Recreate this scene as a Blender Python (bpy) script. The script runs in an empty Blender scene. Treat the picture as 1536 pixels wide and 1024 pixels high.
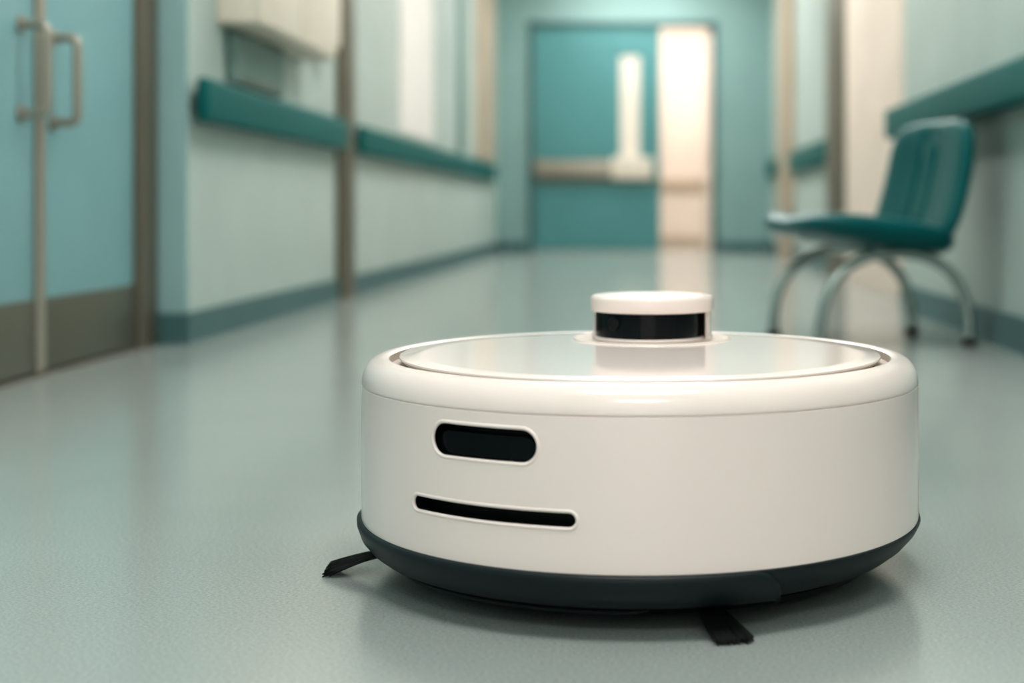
import bpy, bmesh, math, random
from mathutils import Vector, Matrix
random.seed(4)
scn = bpy.context.scene
scn.view_settings.view_transform = 'Standard'
try:
    scn.view_settings.look = 'Medium High Contrast'
except Exception as ex:
    print('LOOK', ex)

def lin(c):
    c = c/255.0
    return c/12.92 if c <= 0.04045 else ((c+0.055)/1.055)**2.4
def rgb(r, g, b): return (lin(r), lin(g), lin(b), 1)

def mat(name, col, rough=0.5, metal=0.0, spec=0.5, coat=0.0, var=0.04, scale=3.0, bump=0.0, bscale=200, emit=None, estr=0, bdist=0.001):
    m = bpy.data.materials.new(name); m.use_nodes = True
    nt = m.node_tree; b = nt.nodes['Principled BSDF']
    b.inputs['Roughness'].default_value = rough
    b.inputs['Metallic'].default_value = metal
    b.inputs['Specular IOR Level'].default_value = spec
    b.inputs['Coat Weight'].default_value = coat
    b.inputs['Coat Roughness'].default_value = 0.05
    tc = nt.nodes.new('ShaderNodeTexCoord')
    n = nt.nodes.new('ShaderNodeTexNoise'); n.inputs['Scale'].default_value = scale
    n.inputs['Detail'].default_value = 4
    nt.links.new(tc.outputs['Object'], n.inputs['Vector'])
    r = nt.nodes.new('ShaderNodeValToRGB')
    r.color_ramp.elements[0].position = 0.3; r.color_ramp.elements[1].position = 0.7
    r.color_ramp.elements[0].color = tuple(max(0, c*(1-var)) for c in col[:3])+(1,)
    r.color_ramp.elements[1].color = tuple(min(1, c*(1+var)) for c in col[:3])+(1,)
    nt.links.new(n.outputs['Fac'], r.inputs['Fac'])
    nt.links.new(r.outputs['Color'], b.inputs['Base Color'])
    if bump > 0:
        n2 = nt.nodes.new('ShaderNodeTexNoise'); n2.inputs['Scale'].default_value = bscale
        nt.links.new(tc.outputs['Object'], n2.inputs['Vector'])
        bp = nt.nodes.new('ShaderNodeBump'); bp.inputs['Strength'].default_value = bump
        bp.inputs['Distance'].default_value = bdist
        nt.links.new(n2.outputs['Fac'], bp.inputs['Height'])
        nt.links.new(bp.outputs['Normal'], b.inputs['Normal'])
    if emit:
        b.inputs['Emission Color'].default_value = emit
        b.inputs['Emission Strength'].default_value = estr
    return m

M = {}
M['wall'] = mat('wall_paint', rgb(182, 197, 192), 0.6, bump=0.1)
M['wall_teal'] = mat('wall_paint_teal', rgb(136, 169, 167), 0.6, bump=0.1)
M['wall_blue'] = mat('wall_paint_blue', rgb(154, 187, 188), 0.55, bump=0.1)
M['cream'] = mat('cream_paint', rgb(236, 222, 210), 0.6)
M['ceil'] = mat('ceiling_tile', rgb(230, 229, 225), 0.8)
M['base'] = mat('baseboard_vinyl', rgb(80, 114, 116), 0.45, spec=0.3)
M['rail'] = mat('handrail_vinyl', rgb(16, 100, 99), 0.5, spec=0.18)
M['door_blue'] = mat('door_laminate_blue', rgb(134, 177, 182), 0.4, spec=0.35)
M['door_teal'] = mat('door_laminate_teal', rgb(88, 144, 147), 0.45, spec=0.35)
M['steel'] = mat('brushed_steel', rgb(168, 162, 150), 0.38, 0.5, scale=6)
M['kick'] = mat('kick_plate_steel', rgb(108, 110, 99), 0.4, 0.5, scale=5)
M['bronze'] = mat('door_frame_bronze', rgb(112, 106, 93), 0.45, 0.3)
M['beige'] = mat('beige_metal', rgb(190, 174, 155), 0.45, 0.1)
M['chrome'] = mat('satin_chrome', rgb(170, 180, 176), 0.27, 0.85)
M['box'] = mat('cabinet_beige', rgb(222, 214, 200), 0.5)
M['grey'] = mat('panel_grey_green', rgb(112, 138, 133), 0.5)
M['chair'] = mat('teal_vinyl', rgb(4, 90, 92), 0.3, spec=0.2, bump=0.15, bscale=150)
M['glow'] = mat('lamp_diffuser', rgb(255, 255, 250), 0.5, emit=(1, 0.95, 0.90, 1), estr=14.0)
M['glass'] = mat('glowing_frosted_pane', rgb(226, 218, 206), 0.3, emit=(1, 0.93, 0.84, 1), estr=0.04)  # slight emission in the pane stands in for light from the lobby behind
M['white'] = mat('white_plastic', rgb(244, 229, 224), 0.24, spec=0.4, coat=0.4, var=0.0)
M['lid'] = mat('gloss_white_lid', rgb(244, 231, 226), 0.07, spec=0.2, var=0.0)
M['groove'] = mat('warm_grey_groove', rgb(188, 176, 166), 0.5, var=0.0)
M['dark'] = mat('dark_base_plastic', rgb(32, 41, 43), 0.4, spec=0.25, var=0.02)
M['black'] = mat('black_plastic', rgb(12, 15, 17), 0.3, spec=0.25, var=0.0)
M['bglass'] = mat('black_lens_glass', rgb(11, 18, 22), 0.12, spec=0.2, var=0.0)
M['bristle'] = mat('black_bristle', rgb(24, 26, 27), 0.55, spec=0.3)
M['rubber'] = mat('black_rubber', rgb(22, 24, 24), 0.6)

def floor_mat():
    m = mat('vinyl_floor', rgb(168, 182, 177), 0.3, spec=0.6)
    nt = m.node_tree; b = nt.nodes['Principled BSDF']
    tc = nt.nodes.new('ShaderNodeTexCoord')
    mp = nt.nodes.new('ShaderNodeMapping'); mp.inputs['Scale'].default_value = (1.0, 1.6, 1)
    nt.links.new(tc.outputs['Object'], mp.inputs['Vector'])
    n1 = nt.nodes.new('ShaderNodeTexNoise'); n1.inputs['Scale'].default_value = 260; n1.inputs['Detail'].default_value = 6; n1.inputs['Roughness'].default_value=0.8
    nt.links.new(mp.outputs['Vector'], n1.inputs['Vector'])
    n2 = nt.nodes.new('ShaderNodeTexNoise'); n2.inputs['Scale'].default_value = 2.2; n2.inputs['Detail'].default_value = 3
    nt.links.new(tc.outputs['Object'], n2.inputs['Vector'])
    r1 = nt.nodes.new('ShaderNodeValToRGB')
    r1.color_ramp.elements[0].position = 0.34; r1.color_ramp.elements[1].position = 0.66
    r1.color_ramp.elements[0].color = rgb(144, 154, 152); r1.color_ramp.elements[1].color = rgb(190, 196, 194)
    nt.links.new(n1.outputs['Fac'], r1.inputs['Fac'])
    mx = nt.nodes.new('ShaderNodeMixRGB'); mx.blend_type = 'MULTIPLY'; mx.inputs['Fac'].default_value = 0.14
    nt.links.new(r1.outputs['Color'], mx.inputs['Color1']); nt.links.new(n2.outputs['Fac'], mx.inputs['Color2'])
    nt.links.new(mx.outputs['Color'], b.inputs['Base Color'])
    mr = nt.nodes.new('ShaderNodeMapRange'); mr.inputs['To Min'].default_value = 0.11; mr.inputs['To Max'].default_value = 0.21
    nt.links.new(n1.outputs['Fac'], mr.inputs['Value']); nt.links.new(mr.outputs['Result'], b.inputs['Roughness'])
    bp = nt.nodes.new('ShaderNodeBump'); bp.inputs['Strength'].default_value = 0.12; bp.inputs['Distance'].default_value = 0.0004
    nt.links.new(n1.outputs['Fac'], bp.inputs['Height']); nt.links.new(bp.outputs['Normal'], b.inputs['Normal'])
    return m
M['floor'] = floor_mat()

def finish(me, name, mats, smooth=False, parent=None, angle=None):
    ob = bpy.data.objects.new(name, me)
    scn.collection.objects.link(ob)
    for m in (mats if isinstance(mats, list) else [mats]): me.materials.append(m)
    if smooth:
        for p in me.polygons: p.use_smooth = True
        if angle:
            me.set_sharp_from_angle(angle=math.radians(angle))
    if parent: ob.parent = parent
    return ob

def box(name, x0, x1, y0, y1, z0, z1, m, bevel=0.0, parent=None, seg=3):
    bm = bmesh.new(); bmesh.ops.create_cube(bm, size=1)
    for v in bm.verts:
        v.co = Vector(((x0+x1)/2+v.co.x*(x1-x0), (y0+y1)/2+v.co.y*(y1-y0), (z0+z1)/2+v.co.z*(z1-z0)))
    if bevel > 0:
        bmesh.ops.bevel(bm, geom=bm.edges[:], offset=bevel, segments=seg, affect='EDGES', profile=0.5)
    me = bpy.data.meshes.new(name); bm.to_mesh(me); bm.free()
    return finish(me, name, m, bevel > 0, parent, 40)

def empty(name, loc=(0, 0, 0)):
    e = bpy.data.objects.new(name, None); e.empty_display_size = 0.1
    scn.collection.objects.link(e); return e

def lathe(name, prof, c, m, seg=128, parent=None, angle=40):
    bm = bmesh.new(); rings = []
    for r, z in prof:
        rings.append([bm.verts.new((c[0]+r*math.sin(2*math.pi*i/seg), c[1]-r*math.cos(2*math.pi*i/seg), z)) for i in range(seg)])
    for a, b in zip(rings[:-1], rings[1:]):
        for i in range(seg):
            j = (i+1) % seg
            bm.faces.new((a[i], a[j], b[j], b[i]))
    bmesh.ops.remove_doubles(bm, verts=bm.verts[:], dist=1e-6)
    bmesh.ops.dissolve_degenerate(bm, edges=bm.edges[:], dist=1e-7)
    bmesh.ops.recalc_face_normals(bm, faces=bm.faces[:])
    me = bpy.data.meshes.new(name); bm.to_mesh(me); bm.free()
    return finish(me, name, m, True, parent, angle)

def tube(name, pts, r, m, parent=None, seg=12, cyclic=False, taper=None):
    bm = bmesh.new(); rings = []
    n = len(pts); P = [Vector(p) for p in pts]
    prev = None
    for i in range(n):
        if cyclic: t = (P[(i+1) % n]-P[i-1]).normalized()
        else: t = (P[min(i+1, n-1)]-P[max(i-1, 0)]).normalized()
        if prev is None:
            up = Vector((0, 0, 1)) if abs(t.z) < 0.9 else Vector((1, 0, 0))
            nrm = t.cross(up).normalized()
        else:
            nrm = (prev - t*prev.dot(t)).normalized()
        prev = nrm; bn = t.cross(nrm)
        rr = r if taper is None else r*taper(i/(n-1))
        rings.append([bm.verts.new(P[i]+nrm*rr*math.cos(2*math.pi*k/seg)+bn*rr*math.sin(2*math.pi*k/seg)) for k in range(seg)])
    last = n if cyclic else n-1
    for i in range(last):
        a = rings[i]; b = rings[(i+1) % n]
        for k in range(seg):
            j = (k+1) % seg
            bm.faces.new((a[k], a[j], b[j], b[k]))
    if not cyclic:
        bm.faces.new(rings[0][::-1]); bm.faces.new(rings[-1])
    bmesh.ops.recalc_face_normals(bm, faces=bm.faces[:])
    me = bpy.data.meshes.new(name); bm.to_mesh(me); bm.free()
    return finish(me, name, m, True, parent, 50)

# ------------------------------------------------------------ ROOM SHELL
YE = 13.5
box('floor', -1.8, 1.8, -3, 17, -0.06, 0, M['floor'])
box('ceiling', -1.8, 1.8, -3, 17, 2.7, 2.78, M['ceil'])
box('wall_left_near', -1.6, -1.45, -3, 2.62, 0, 2.7, M['wall_blue'])
box('wall_left_lintel', -1.6, -1.45, 2.62, 4.27, 2.18, 2.7, M['wall_blue'])
box('leak_blocker_left', -1.7, -1.6, 2.4, 4.4, 0, 2.7, M['wall_blue'])  # added unseen behind the door, stops world light leaking under the leaves
box('wall_left', -1.6, -1.36, 4.27, YE, 0, 2.7, M['wall'])
box('wall_left_return', -1.449, -1.356, 4.255, 4.27, 0, 2.7, M['wall_blue'])
box('wall_right', 1.07, 1.6, -3, 5.75, 0, 2.7, M['wall'])
box('wall_right_far', 1.25, 1.6, 5.75, YE, 0, 2.7, M['wall'])
box('wall_end_left', -1.36, -1.06, YE, YE+0.12, 0, 2.7, M['wall_teal'])
box('wall_end_right', 0.73, 1.25, YE, YE+0.12, 0, 2.7, M['wall_teal'])
box('wall_end_lintel', -1.06, 0.73, YE, YE+0.12, 2.19, 2.7, M['wall_teal'])
box('wall_lobby_back', -1.8, 1.8, 16.0, 16.1, 0, 2.7, M['cream'])
box('wall_lobby_left', -1.8, -1.7, YE+0.12, 16.0, 0, 2.7, M['cream'])
box('wall_lobby_right', 1.3, 1.4, YE+0.12, 16.0, 0, 2.7, M['cream'])
box('trim_1', -1.7, 1.3, 15.97, 16.0, 0.62, 0.74, M['beige'])
box('baseboard_lobby', -1.7, 1.3, 15.98, 16.0, 0, 0.1, M['beige'])

box('baseboard_left_near', -1.45, -1.438, -3, 2.62, 0, 0.09, M['base'])
box('baseboard_left', -1.36, -1.345, 4.24, YE, 0, 0.092, M['base'])
box('baseboard_left_return', -1.449, -1.361, 4.24, 4.254, 0, 0.092, M['base'])
box('baseboard_right', 1.055, 1.07, -3, 5.75, 0, 0.1, M['base'])
box('baseboard_right_return', 1.055, 1.25, 5.75, 5.765, 0, 0.1, M['base'])
box('baseboard_right_far', 1.235, 1.25, 5.766, YE, 0, 0.1, M['base'])
box('baseboard_end_left', -1.344, -1.07, YE-0.014, YE, 0, 0.1, M['base'])
box('baseboard_end_right', 0.74, 1.234, YE-0.014, YE, 0, 0.1, M['base'])

box('trim_2', -1.36, -1.325, 6.36, 6.62, 0, 2.7, M['bronze'], 0.006)
box('trim_3', -1.36, -1.345, 10.6, 11.0, 0.84, 2.7, M['grey'])
box('trim_4', -1.36, -1.345, 11.7, 13.2, 0.84, 2.7, M['beige'])
box('bright_band_panel', -1.36, -1.35, 8.0, 9.3, 0.84, 2.7, M['ceil'])  # pale panel, its colour stands in for a lamplit band on the wall
box('trim_6', 1.2, 1.25, 6.6, 8.3, 0.0, 2.7, M['cream'], 0.004)
box('trim_7', 1.19, 1.25, 8.31, 9.1, 0.0, 2.7, M['bronze'], 0.004)
box('trim_8', 1.2, 1.25, 11.5, 12.4, 0.0, 2.7, M['beige'], 0.004)

# ------------------------------------------------------------ LEFT DOUBLE DOOR
d = empty('door_1')
box('leaf_1', -1.50, -1.452, 2.70, 3.425, 0.01, 2.12, M['door_blue'], 0.004, d)
box('leaf_2', -1.50, -1.452, 3.435, 4.08, 0.01, 2.12, M['door_blue'], 0.004, d)
box('meeting_strip', -1.452, -1.443, 3.405, 3.455, 0.01, 2.12, M['steel'], 0.002, d)
box('kick_plate_1', -1.452, -1.447, 2.71, 3.40, 0.012, 0.185, M['kick'], 0.001, d)
box('kick_plate_2', -1.452, -1.447, 3.46, 4.08, 0.012, 0.185, M['kick'], 0.001, d)
box('threshold', -1.52, -1.44, 2.695, 4.085, 0.0, 0.007, M['bronze'], 0.001, d)
box('frame_far', -1.52, -1.435, 4.085, 4.235, 0, 2.18, M['bronze'], 0.005, d)
box('frame_near', -1.52, -1.435, 2.62, 2.695, 0, 2.18, M['bronze'], 0.005, d)
box('frame_head', -1.52, -1.435, 2.695, 4.085, 2.125, 2.18, M['bronze'], 0.003, d)
def dhandle(name, y, z0, z1, p):
    x0 = -1.452; x1 = -1.388; r = 0.02; pts = []
    pts.append((x0, y, z0))
    for i in range(7):
        a = math.pi/2*i/6
        pts.append((x1-r+r*math.sin(a), y, z0+r-r*math.cos(a)))
    for i in range(7):
        a = math.pi/2*i/6
        pts.append((x1-r+r*math.cos(a), y, z1-r+r*math.sin(a)))
    pts.append((x0, y, z1))
    tube(name, pts, 0.0115, M['steel'], p)
    for k, z in enumerate((z0, z1)):
        tube(name+'_rose_%d' % k, [(x0, y, z), (x0+0.008, y, z)], 0.02, M['steel'], p, 20)
dhandle('pull_handle_1', 3.33, 0.625, 0.835, d)
dhandle('pull_handle_2', 3.51, 0.615, 0.825, d)

# ------------------------------------------------------------ END DOOR
d = empty('door_2')
y0 = YE+0.02; y1 = YE+0.07
box('frame_left', -1.06, -1.015, YE-0.02, YE+0.12, 0, 2.19, M['base'], 0.003, d)
box('frame_right', 0.69, 0.73, YE-0.02, YE+0.12, 0, 2.19, M['base'], 0.003, d)
box('frame_head', -1.015, 0.69, YE-0.02, YE+0.12, 2.145, 2.19, M['base'], 0.003, d)
box('leaf_bottom', -1.01, 0.19, y0, y1, 0.01, 0.9, M['door_teal'], 0, d)
box('leaf_top', -1.01, 0.19, y0, y1, 1.87, 2.14, M['door_teal'], 0, d)
box('leaf_left', -1.01, -0.19, y0, y1, 0.9, 1.87, M['door_teal'], 0, d)
box('leaf_right', 0.0, 0.19, y0, y1, 0.9, 1.87, M['door_teal'], 0, d)
box('vision_pane', -0.19, 0.0, y0+0.015, y0+0.03, 0.9, 1.87, M['glass'], 0, d)
box('push_bar', -0.98, 0.12, y0-0.07, y0-0.03, 0.72, 0.87, M['steel'], 0.01, d)
box('push_bar_case', -0.27, 0.12, y0-0.08, y0, 0.69, 0.9, M['box'], 0.012, d)
box('push_bar_end', -1.0, -0.93, y0-0.06, y0, 0.72, 0.88, M['steel'], 0.008, d)
box('protection_plate', -0.98, 0.16, y0-0.006, y0, 0.66, 0.71, M['kick'], 0, d)
box('open_leaf', 0.64, 0.685, y1+0.02, y1+0.5, 0.01, 2.14, M['cream'], 0.003, d)

# ------------------------------------------------------------ HANDRAILS
def handrail(name, xw, sgn, ya, yb, z0, z1, dep=0.06):
    e = empty(name)
    xa = xw+sgn*0.022; xb = xw+sgn*dep
    box('rail_body', min(xa, xb), max(xa, xb), ya, yb, z0, z1, M['rail'], 0.014, e, 5)
    n = max(2, int((yb-ya)/0.9)+1)
    for i in range(n):
        y = ya+0.1+(yb-ya-0.2)*i/(n-1)
        box('bracket_%d' % i, min(xw, xa), max(xw, xa), y-0.03, y+0.03, z0+0.03, z1-0.03, M['base'], 0, e)
    return e
handrail('handrail', -1.356, 1, 4.27, 6.33, 0.665, 0.80)
handrail('handrail', -1.36, 1, 6.7, 12.9, 0.665, 0.80)
handrail('handrail', 1.07, -1, 1.0, 5.68, 0.683, 0.80, 0.095)
handrail('handrail', 1.25, -1, 9.15, 11.45, 0.70, 0.86)
handrail('handrail', 1.25, -1, 12.45, 13.4, 0.70, 0.86)

# ------------------------------------------------------------ WALL CABINET + DISPENSERS on left wall
c = empty('wall_cabinet')
box('carcass', -1.36, -1.235, 4.56, 5.72, 1.0, 1.62, M['box'], 0.008, c)
box('cabinet_door_1', -1.235, -1.22, 4.565, 5.135, 1.005, 1.615, M['box'], 0.004, c)
box('cabinet_door_2', -1.235, -1.22, 5.145, 5.715, 1.005, 1.615, M['box'], 0.004, c)
c = empty('paper_towel_dispenser')
box('housing', -1.36, -1.325, 4.66, 5.30, 0.815, 0.995, M['grey'], 0.008, c)
box('slot', -1.329, -1.323, 4.75, 5.2, 0.83, 0.845, M['kick'], 0.001, c)
c = empty('soap_dispenser')
box('bottle', -1.36, -1.27, 5.86, 6.05, 1.08, 1.42, M['box'], 0.02, c)
box('nozzle', -1.34, -1.29, 5.92, 5.99, 1.03, 1.085, M['steel'], 0.008, c)

# ------------------------------------------------------------ CEILING LIGHTS
for i, y in enumerate((-1.6, 0.9, 3.4, 5.9, 8.4, 10.9, 12.7)):
    e = empty('ceiling_light')
    box('trim_frame', -0.65, 0.65, y-0.35, y+0.35, 2.68, 2.7, M['ceil'], 0, e)
    box('diffuser', -0.6, 0.6, y-0.3, y+0.3, 2.668, 2.68, M['glow'], 0, e)
e = empty('ceiling_light')
box('trim_frame', -0.4, 1.1, 14.4, 15.3, 2.68, 2.7, M['ceil'], 0, e)
g2 = mat('lamp_diffuser_warm', rgb(255, 250, 240), 0.5, emit=(1, 0.93, 0.88, 1), estr=13)
box('diffuser', -0.35, 1.05, 14.45, 15.25, 2.668, 2.68, g2, 0, e)

# ------------------------------------------------------------ CHAIR
ch = empty('waiting_chair')
a = math.radians(14)
F = Vector((-math.cos(a), -math.sin(a), 0)); S = Vector((-math.sin(a), math.cos(a), 0)); C = Vector((0.697, 4.338, 0))
def cw(f, s, z): return C+F*f+S*s+Vector((0, 0, z))
def pad(name, A, B, T, deform, m, grooves=(), nr=40, ns=160, ex=4.5):
    bm = bmesh.new()
    def sp(v, e): return math.copysign(abs(v)**e, v)
    for sg in (1, -1):
        rings = []
        for i in range(nr+1):
            s = math.sin(math.pi/2*i/nr)
            th = T*(max(0, 1-s**7))**0.5
            ring = []
            for k in range(ns):
                t = 2*math.pi*k/ns
                x = A*s*sp(math.cos(t), 2/ex); y = B*s*sp(math.sin(t), 2/ex)
                z = sg*th
                if sg > 0:
                    for gx in grooves: z -= 0.012*math.exp(-((x-gx)/0.010)**2)*(1-s**8)
                ring.append(bm.verts.new(deform(x, y, z)))
            rings.append(ring)
        for p, q in zip(rings[:-1], rings[1:]):
            for k in range(ns):
                j = (k+1) % ns
                try: bm.faces.new((p[k], p[j], q[j], q[k]))
                except ValueError: pass
    bmesh.ops.remove_doubles(bm, verts=bm.verts[:], dist=1e-5)
    bmesh.ops.recalc_face_normals(bm, faces=bm.faces[:])
    me = bpy.data.meshes.new(name); bm.to_mesh(me); bm.free()
    return finish(me, name, m, True, ch)
def dseat(x, y, z):
    zz = 0.327+0.13*y+z*(1.15-1.0*max(0, y)) - (0.6*max(0, y-0.16))**2*2.0 + 0.25*x*x
    return cw(y+0.04, x, zz)
pad('seat', 0.28, 0.245, 0.040, dseat, M['chair'], (-0.05, 0.05), ex=4)
def dback(x, y, z):
    u = (y+0.19)/0.38
    f = -0.155-0.09*u + z + 0.3*x*x + 0.02*(2*u-1)**2-0.01
    return cw(f, x*(1.0-0.06*u), 0.482+y)
pad('backrest', 0.295, 0.195, 0.030, dback, M['chair'], (-0.05, 0.05), ex=4.5)
for nm, s in (('leg_arch_1', -0.2), ('leg_arch_2', 0.2)):
    pts = []
    for i in range(41):
        t = math.pi*i/40
        pts.append(cw(0.235*math.copysign(abs(math.cos(t))**0.85, math.cos(t)), s, 0.012+0.262*abs(math.sin(t))**0.75))
    tube(nm, pts, 0.0165, M['chrome'], ch, 16)
    for k, fz in enumerate((0.235, -0.235)):
        tube(nm+'_foot_%d' % k, [cw(fz, s, 0.0), cw(fz, s, 0.022)], 0.023, M['rubber'], ch, 16)
tube('cross_bar_1', [cw(0.06, -0.2, 0.28), cw(0.06, 0.2, 0.28)], 0.014, M['chrome'], ch)
tube('cross_bar_2', [cw(-0.1, -0.2, 0.27), cw(-0.1, 0.2, 0.27)], 0.014, M['chrome'], ch)
for s in (-0.12, 0.12):
    tube('back_bracket', [cw(-0.06, s, 0.28), cw(-0.16, s, 0.28), cw(-0.205, s, 0.32), cw(-0.225, s, 0.42)], 0.012, M['chrome'], ch)

# ------------------------------------------------------------ ROBOT VACUUM
rb = empty('robot_vacuum_cleaner')
RC = (0.0, 1.626); R = 0.313
def pc(r, t, z): return Vector((RC[0]+r*math.sin(t), RC[1]-r*math.cos(t), z))
prof = [(0, 0.05), (0.30, 0.05), (0.311, 0.054), (0.3125, 0.058)]
for i in range(0, 41): prof.append((0.3125+0.0006*math.sin(math.pi*i/40), 0.062+0.1460*i/40))
prof += [(0.3122, 0.2083), (0.3108, 0.2086), (0.3108, 0.2091), (0.3122, 0.2094)]
for i in range(25):
    t = math.pi/2*i/24
    prof.append((0.2885+0.024*math.cos(t)**0.92, 0.2100+0.0275*math.sin(t)))
prof += [(0.2845, 0.2370), (0.2825, 0.2355), (0.282, 0.2335), (0.281, 0.2275), (0, 0.2275)]
body = lathe('body_shell', prof, RC, [M['white'], M['black'], M['groove']], 512, rb, 35)
def stadium(t0, t1, zc, hh, n=14):
    s0 = R*t0+hh; s1 = R*t1-hh; out = []
    for i in range(n+1):
        q = -math.pi/2+math.pi*i/n
        out.append((s1+hh*math.cos(q), zc+hh*math.sin(q)))
    m_ = 40
    for i in range(1, m_): out.append((s1+(s0-s1)*i/m_, zc+hh))
    for i in range(n+1):
        q = math.pi/2+math.pi*i/n
        out.append((s0+hh*math.cos(q), zc+hh*math.sin(q)))
    for i in range(1, m_): out.append((s0+(s1-s0)*i/m_, zc-hh))
    return out
def prism(name, outline, ra, rb_, mats, parent, smooth=True):
    bm = bmesh.new()
    A = [bm.verts.new(pc(ra, s/R, z)) for s, z in outline]
    B = [bm.verts.new(pc(rb_, s/R, z)) for s, z in outline]
    n = len(A)
    for i in range(n):
        j = (i+1) % n
        bm.faces.new((A[i], A[j], B[j], B[i]))
    def cap(V):
        nn = 14; m_ = 40
        right = V[0:nn+1]; top = V[nn+1:nn+m_]; left = V[nn+m_:2*nn+m_+1]; bot = V[2*nn+m_+1:]
        upper = right[nn//2:]+top+left[:nn//2+1]
        lower = right[:nn//2+1][::-1]+bot[::-1]+left[nn//2:][::-1]
        for i in range(len(upper)-1):
            f = []
            for v in (upper[i], upper[i+1], lower[i+1], lower[i]):
                if v not in f: f.append(v)
            if len(f) > 2: bm.faces.new(f)
    cap(A); cap(B)
    bmesh.ops.recalc_face_normals(bm, faces=bm.faces[:])
    me = bpy.data.meshes.new(name); bm.to_mesh(me); bm.free()
    return finish(me, name, mats, smooth, parent, 35)
rad = math.radians
slots = [(rad(-40.2), rad(-17.9), 0.1785, 0.0160), (rad(-45.8), rad(-10.9), 0.112, 0.0072)]
cutters = []
for i, (t0, t1, zc, hh) in enumerate(slots):
    cu = prism('cut', stadium(t0, t1, zc, hh), 0.290, 0.33, [M['white'], M['black']], None, False)
    for p in cu.data.polygons: p.material_index = 1
    cutters.append(cu)
for cu in cutters:
    md = body.modifiers.new('b', 'BOOLEAN'); md.operation = 'DIFFERENCE'; md.object = cu; md.solver = 'EXACT'
    dg = bpy.context.evaluated_depsgraph_get()
    me = bpy.data.meshes.new_from_object(body.evaluated_get(dg))
    body.modifiers.clear(); body.data = me
for cu in cutters: bpy.data.objects.remove(cu)
body.data.set_sharp_from_angle(angle=rad(35))
for p in body.data.polygons:
    if p.center.z > 0.222 and p.center.z < 0.2352 and (Vector(p.center[:2])-Vector(RC)).length < 0.2835: p.material_index = 2
for i, (t0, t1, zc, hh) in enumerate(slots):
    g = 0.0012
    o = stadium(t0-g/R, t1+g/R, zc, hh+g)
    pts = [pc(0.3118, s/R, z) for s, z in o]
    tube('slot_lip_%d' % (i+1), pts, 0.0021, M['white'], rb, 12, True)
t0, t1, zc, hh = slots[0]
prism('sensor_window', stadium(t0+0.012, t1-0.012, zc-0.004, hh-0.0045), 0.2905, 0.3055, M['bglass'], rb)
seam = [pc(0.3126, rad(76), 0.066+0.14*i/20) for i in range(21)]
seam += [pc(0.2885+0.0235*math.cos(rad(q)), rad(76-q*0.05), 0.2100+0.0271*math.sin(rad(q))) for q in range(5, 85, 8)]
tube('panel_seam', seam, 0.0006, M['groove'], rb, 6)

# lid
lp = [(0, 0.2280), (0.262, 0.2280), (0.2695, 0.233), (0.2715, 0.2358), (0.2712, 0.2374), (0.2695, 0.2384)]
for i in range(1, 12): lp.append((0.2695*(1-i/11), 0.2384+0.0005*math.sin(math.pi/2*i/11)))
lathe('top_lid', lp, RC, M['lid'], 256, rb)
# lidar turret
TC = (0.015, 1.79)
zl = 0.2388
lathe('turret_well_ring', [(0.084, zl-0.002), (0.084, zl+0.0003), (0.0955, zl+0.0005), (0.097, zl+0.0020), (0.0990, zl+0.0020), (0.1, zl-0.002)], TC, M['white'], 128, rb)
lathe('turret_well', [(0.0, zl), (0.0955, zl), (0.0957, zl+0.0009), (0.0, zl+0.0009)], TC, M['groove'], 128, rb)
lathe('turret_foot', [(0.0, zl), (0.071, zl), (0.071, zl+0.0025), (0.069, zl+0.004), (0, zl+0.004)], (TC[0]-0.003, TC[1]), M['white'], 128, rb)
lathe('lidar_window', [(0.0, zl+0.003), (0.067, zl+0.003), (0.067, 0.276), (0, 0.276)], (TC[0]-0.004, TC[1]), M['bglass'], 128, rb)
lathe('lidar_lens', [(0, 0), (0.0075, 0), (0.0085, 0.001), (0.0075, 0.002), (0, 0.002)], (0, 0), M['black'], 32, rb)
ln = bpy.data.objects['lidar_lens']
tt = rad(-40)
ln.location = (TC[0]-0.004+0.0668*math.sin(tt), TC[1]-0.0668*math.cos(tt), 0.261)
ln.rotation_euler = (math.pi/2, 0, tt)
bm = bmesh.new(); prev = None
for i in range(61):
    t = rad(72+190*i/60)
    q = []
    for r_, z_ in ((0.0695, 0.239), (0.0775, 0.239), (0.0745, 0.246), (0.0735, 0.277), (0.0695, 0.277)):
        q.append(bm.verts.new((TC[0]+0.0+r_*math.sin(t), TC[1]-r_*math.cos(t), z_)))
    if prev:
        for k in range(5):
            bm.faces.new((prev[k], prev[(k+1) % 5], q[(k+1) % 5], q[k]))
    else: bm.faces.new(q)
    prev = q
bm.faces.new(prev[::-1])
bmesh.ops.recalc_face_normals(bm, faces=bm.faces[:])
me = bpy.data.meshes.new('turret_strut'); bm.to_mesh(me); bm.free()
finish(me, 'turret_strut', M['white'], True, rb, 35)
cp = [(0, 0.2735), (0.073, 0.2735), (0.0758, 0.2745), (0.0768, 0.2765)]
cp += [(0.0772, 0.2885)]
for i in range(9):
    t = math.pi/2*i/8
    cp.append((0.0717+0.0055*math.cos(t), 0.289+0.005*math.sin(t)))
cp += [(0.05, 0.2945), (0, 0.295)]
lathe('turret_cap', cp, TC, M['white'], 160, rb)
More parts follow.
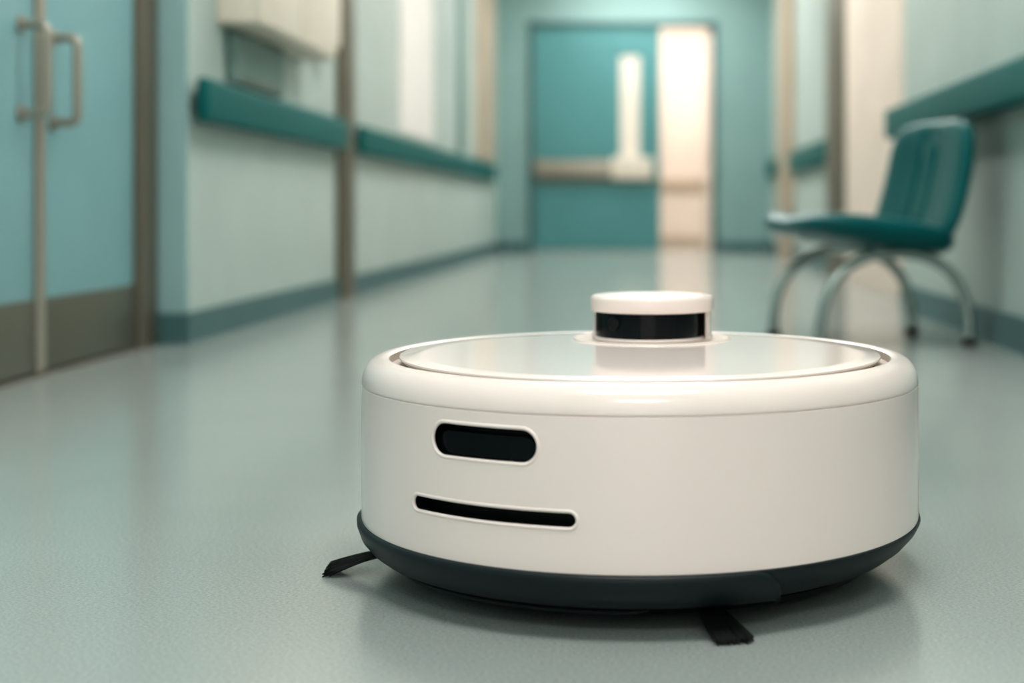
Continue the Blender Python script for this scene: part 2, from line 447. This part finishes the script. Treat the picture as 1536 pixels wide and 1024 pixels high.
# base
bp = [(0, 0.020), (0.25, 0.020), (0.270, 0.0225), (0.287, 0.029), (0.300, 0.039), (0.3105, 0.051), (0.3148, 0.0595), (0.3143, 0.0618), (0.3120, 0.0628), (0.305, 0.063), (0, 0.063)]
lathe('base_pan', bp, RC, M['dark'], 256, rb, 50)
lathe('under_skirt', [(0, 0.009), (0.235, 0.009), (0.262, 0.013), (0.268, 0.0205), (0, 0.0205)], RC, M['black'], 160, rb)
bm = bmesh.new(); prev = None
pr = [(0.30, 0.0620), (0.3158, 0.0618), (0.3176, 0.0600), (0.3173, 0.055), (0.3130, 0.043), (0.3050, 0.0335), (0.297, 0.0275), (0.289, 0.0250), (0.27, 0.0245)]
T0, T1 = rad(-110), rad(26.5)
N = 340
for i in range(N+1):
    t = T0+(T1-T0)*i/N
    u = max(0, (t-(T1-rad(8)))/rad(8)); s = math.sqrt(max(0.0004, 1-u**2.6))
    q = []
    for r_, z_ in pr:
        zz = 0.0245+(z_-0.0245)*s
        rr = r_ if s > 0.999 else r_-(1-s)*(0.006+0.018*(z_-0.0245)/0.042)
        q.append(bm.verts.new(pc(rr, t, zz)))
    if prev:
        for k in range(len(q)):
            bm.faces.new((prev[k], prev[(k+1) % len(q)], q[(k+1) % len(q)], q[k]))
    else: bm.faces.new(q)
    prev = q
bm.faces.new(prev[::-1])
bmesh.ops.recalc_face_normals(bm, faces=bm.faces[:])
me = bpy.data.meshes.new('front_bumper'); bm.to_mesh(me); bm.free()
finish(me, 'front_bumper', M['dark'], True, rb, 50)
bm = bmesh.new(); prev = None
for i in range(101):
    t = rad(-62+64*i/100)
    e = min(1, i/12, (100-i)/12); e = math.sqrt(max(0.02, 1-(1-e)**2))
    q = [bm.verts.new(pc(r_, t, 0.0235-(0.0235-z_)*e)) for r_, z_ in ((0.26, 0.0235), (0.284, 0.0235), (0.2865, 0.0215), (0.284, 0.0180), (0.276, 0.0165), (0.26, 0.0165))]
    if prev:
        for k in range(6): bm.faces.new((prev[k], prev[(k+1) % 6], q[(k+1) % 6], q[k]))
    else: bm.faces.new(q)
    prev = q
bm.faces.new(prev[::-1])
bmesh.ops.recalc_face_normals(bm, faces=bm.faces[:])
me = bpy.data.meshes.new('lower_lip'); bm.to_mesh(me); bm.free()
finish(me, 'lower_lip', M['dark'], True, rb, 50)
# wheels
for nm, x in (('drive_wheel_1', -0.12), ('drive_wheel_2', 0.12)):
    tube(nm, [(x-0.012, 1.64, 0.035), (x+0.012, 1.64, 0.035)], 0.035, M['rubber'], rb, 32)
tube('caster_wheel', [(-0.01, 1.46, 0.015), (0.01, 1.46, 0.015)], 0.015, M['rubber'], rb, 24)
# side brushes
def bristles(name, root, tips, n=70):
    bm = bmesh.new()
    root = Vector(root); ta, tb = Vector(tips[0]), Vector(tips[1])
    ax = (tb-ta)
    side = ax.normalized()
    for i in range(n):
        u = random.random()
        p0 = root+side*(u-0.5)*0.016+Vector((0, 0, random.uniform(-0.002, 0.003)))
        p3 = ta+ax*u+Vector((random.uniform(-.004, .004), random.uniform(-.004, .004), random.uniform(0.0008, 0.0055)))
        mid = (p0+p3)/2+Vector((random.uniform(-.001, .001), random.uniform(-.001, .001), 0.0035))
        pts = []
        for k in range(7):
            w = k/6
            pts.append(p0*(1-w)**2+mid*2*w*(1-w)+p3*w*w)
        rr = 0.0008
        prev = None
        for k, p in enumerate(pts):
            r_ = rr*(1-0.35*k/6)
            q = [bm.verts.new(p+Vector((r_*math.cos(2*math.pi*j/5), r_*0.5*math.sin(2*math.pi*j/5), r_*math.sin(2*math.pi*j/5)))) for j in range(5)]
            if prev:
                for j in range(5): bm.faces.new((prev[j], prev[(j+1) % 5], q[(j+1) % 5], q[j]))
            prev = q
        bm.faces.new(prev)
    me = bpy.data.meshes.new(name); bm.to_mesh(me); bm.free()
    finish(me, name, M['bristle'], True, rb)
bristles('side_brush_bristles_1', (-0.272, 1.56, 0.026), ((-0.342, 1.545, 0), (-0.345, 1.60, 0)), 140)
bristles('side_brush_bristles_2', (0.054, 1.405, 0.021), ((0.071, 1.306, 0), (0.105, 1.315, 0)), 190)
tube('side_brush_hub_1', [(-0.25, 1.565, 0.012), (-0.25, 1.565, 0.024)], 0.02, M['black'], rb, 24)
tube('side_brush_hub_2', [(0.045, 1.425, 0.006), (0.045, 1.425, 0.024)], 0.018, M['black'], rb, 24)
tube('side_brush_arm_1', [(-0.25, 1.565, 0.02), (-0.276, 1.560, 0.024)], 0.008, M['black'], rb, 12)
tube('side_brush_arm_2', [(0.045, 1.425, 0.018), (0.055, 1.402, 0.020)], 0.007, M['black'], rb, 12)

# ------------------------------------------------------------ WORLD + CAMERA
w = bpy.data.worlds.new('world'); scn.world = w; w.use_nodes = True
w.node_tree.nodes['Background'].inputs[0].default_value = (1, 0.93, 0.88, 1)
w.node_tree.nodes['Background'].inputs[1].default_value = 1.45

cam = bpy.data.cameras.new('camera'); co = bpy.data.objects.new('camera', cam); scn.collection.objects.link(co)
co.location = (0, 0, 0.4); co.rotation_euler = (math.pi/2, 0, 0)
cam.lens = 50; cam.sensor_width = 36; cam.sensor_fit = 'HORIZONTAL'
cam.shift_x = -(960-768)/1536; cam.shift_y = -(512-315)/1536
cam.clip_start = 0.02
cam.dof.use_dof = True; cam.dof.focus_distance = 1.5; cam.dof.aperture_fstop = 2.5
scn.camera = co
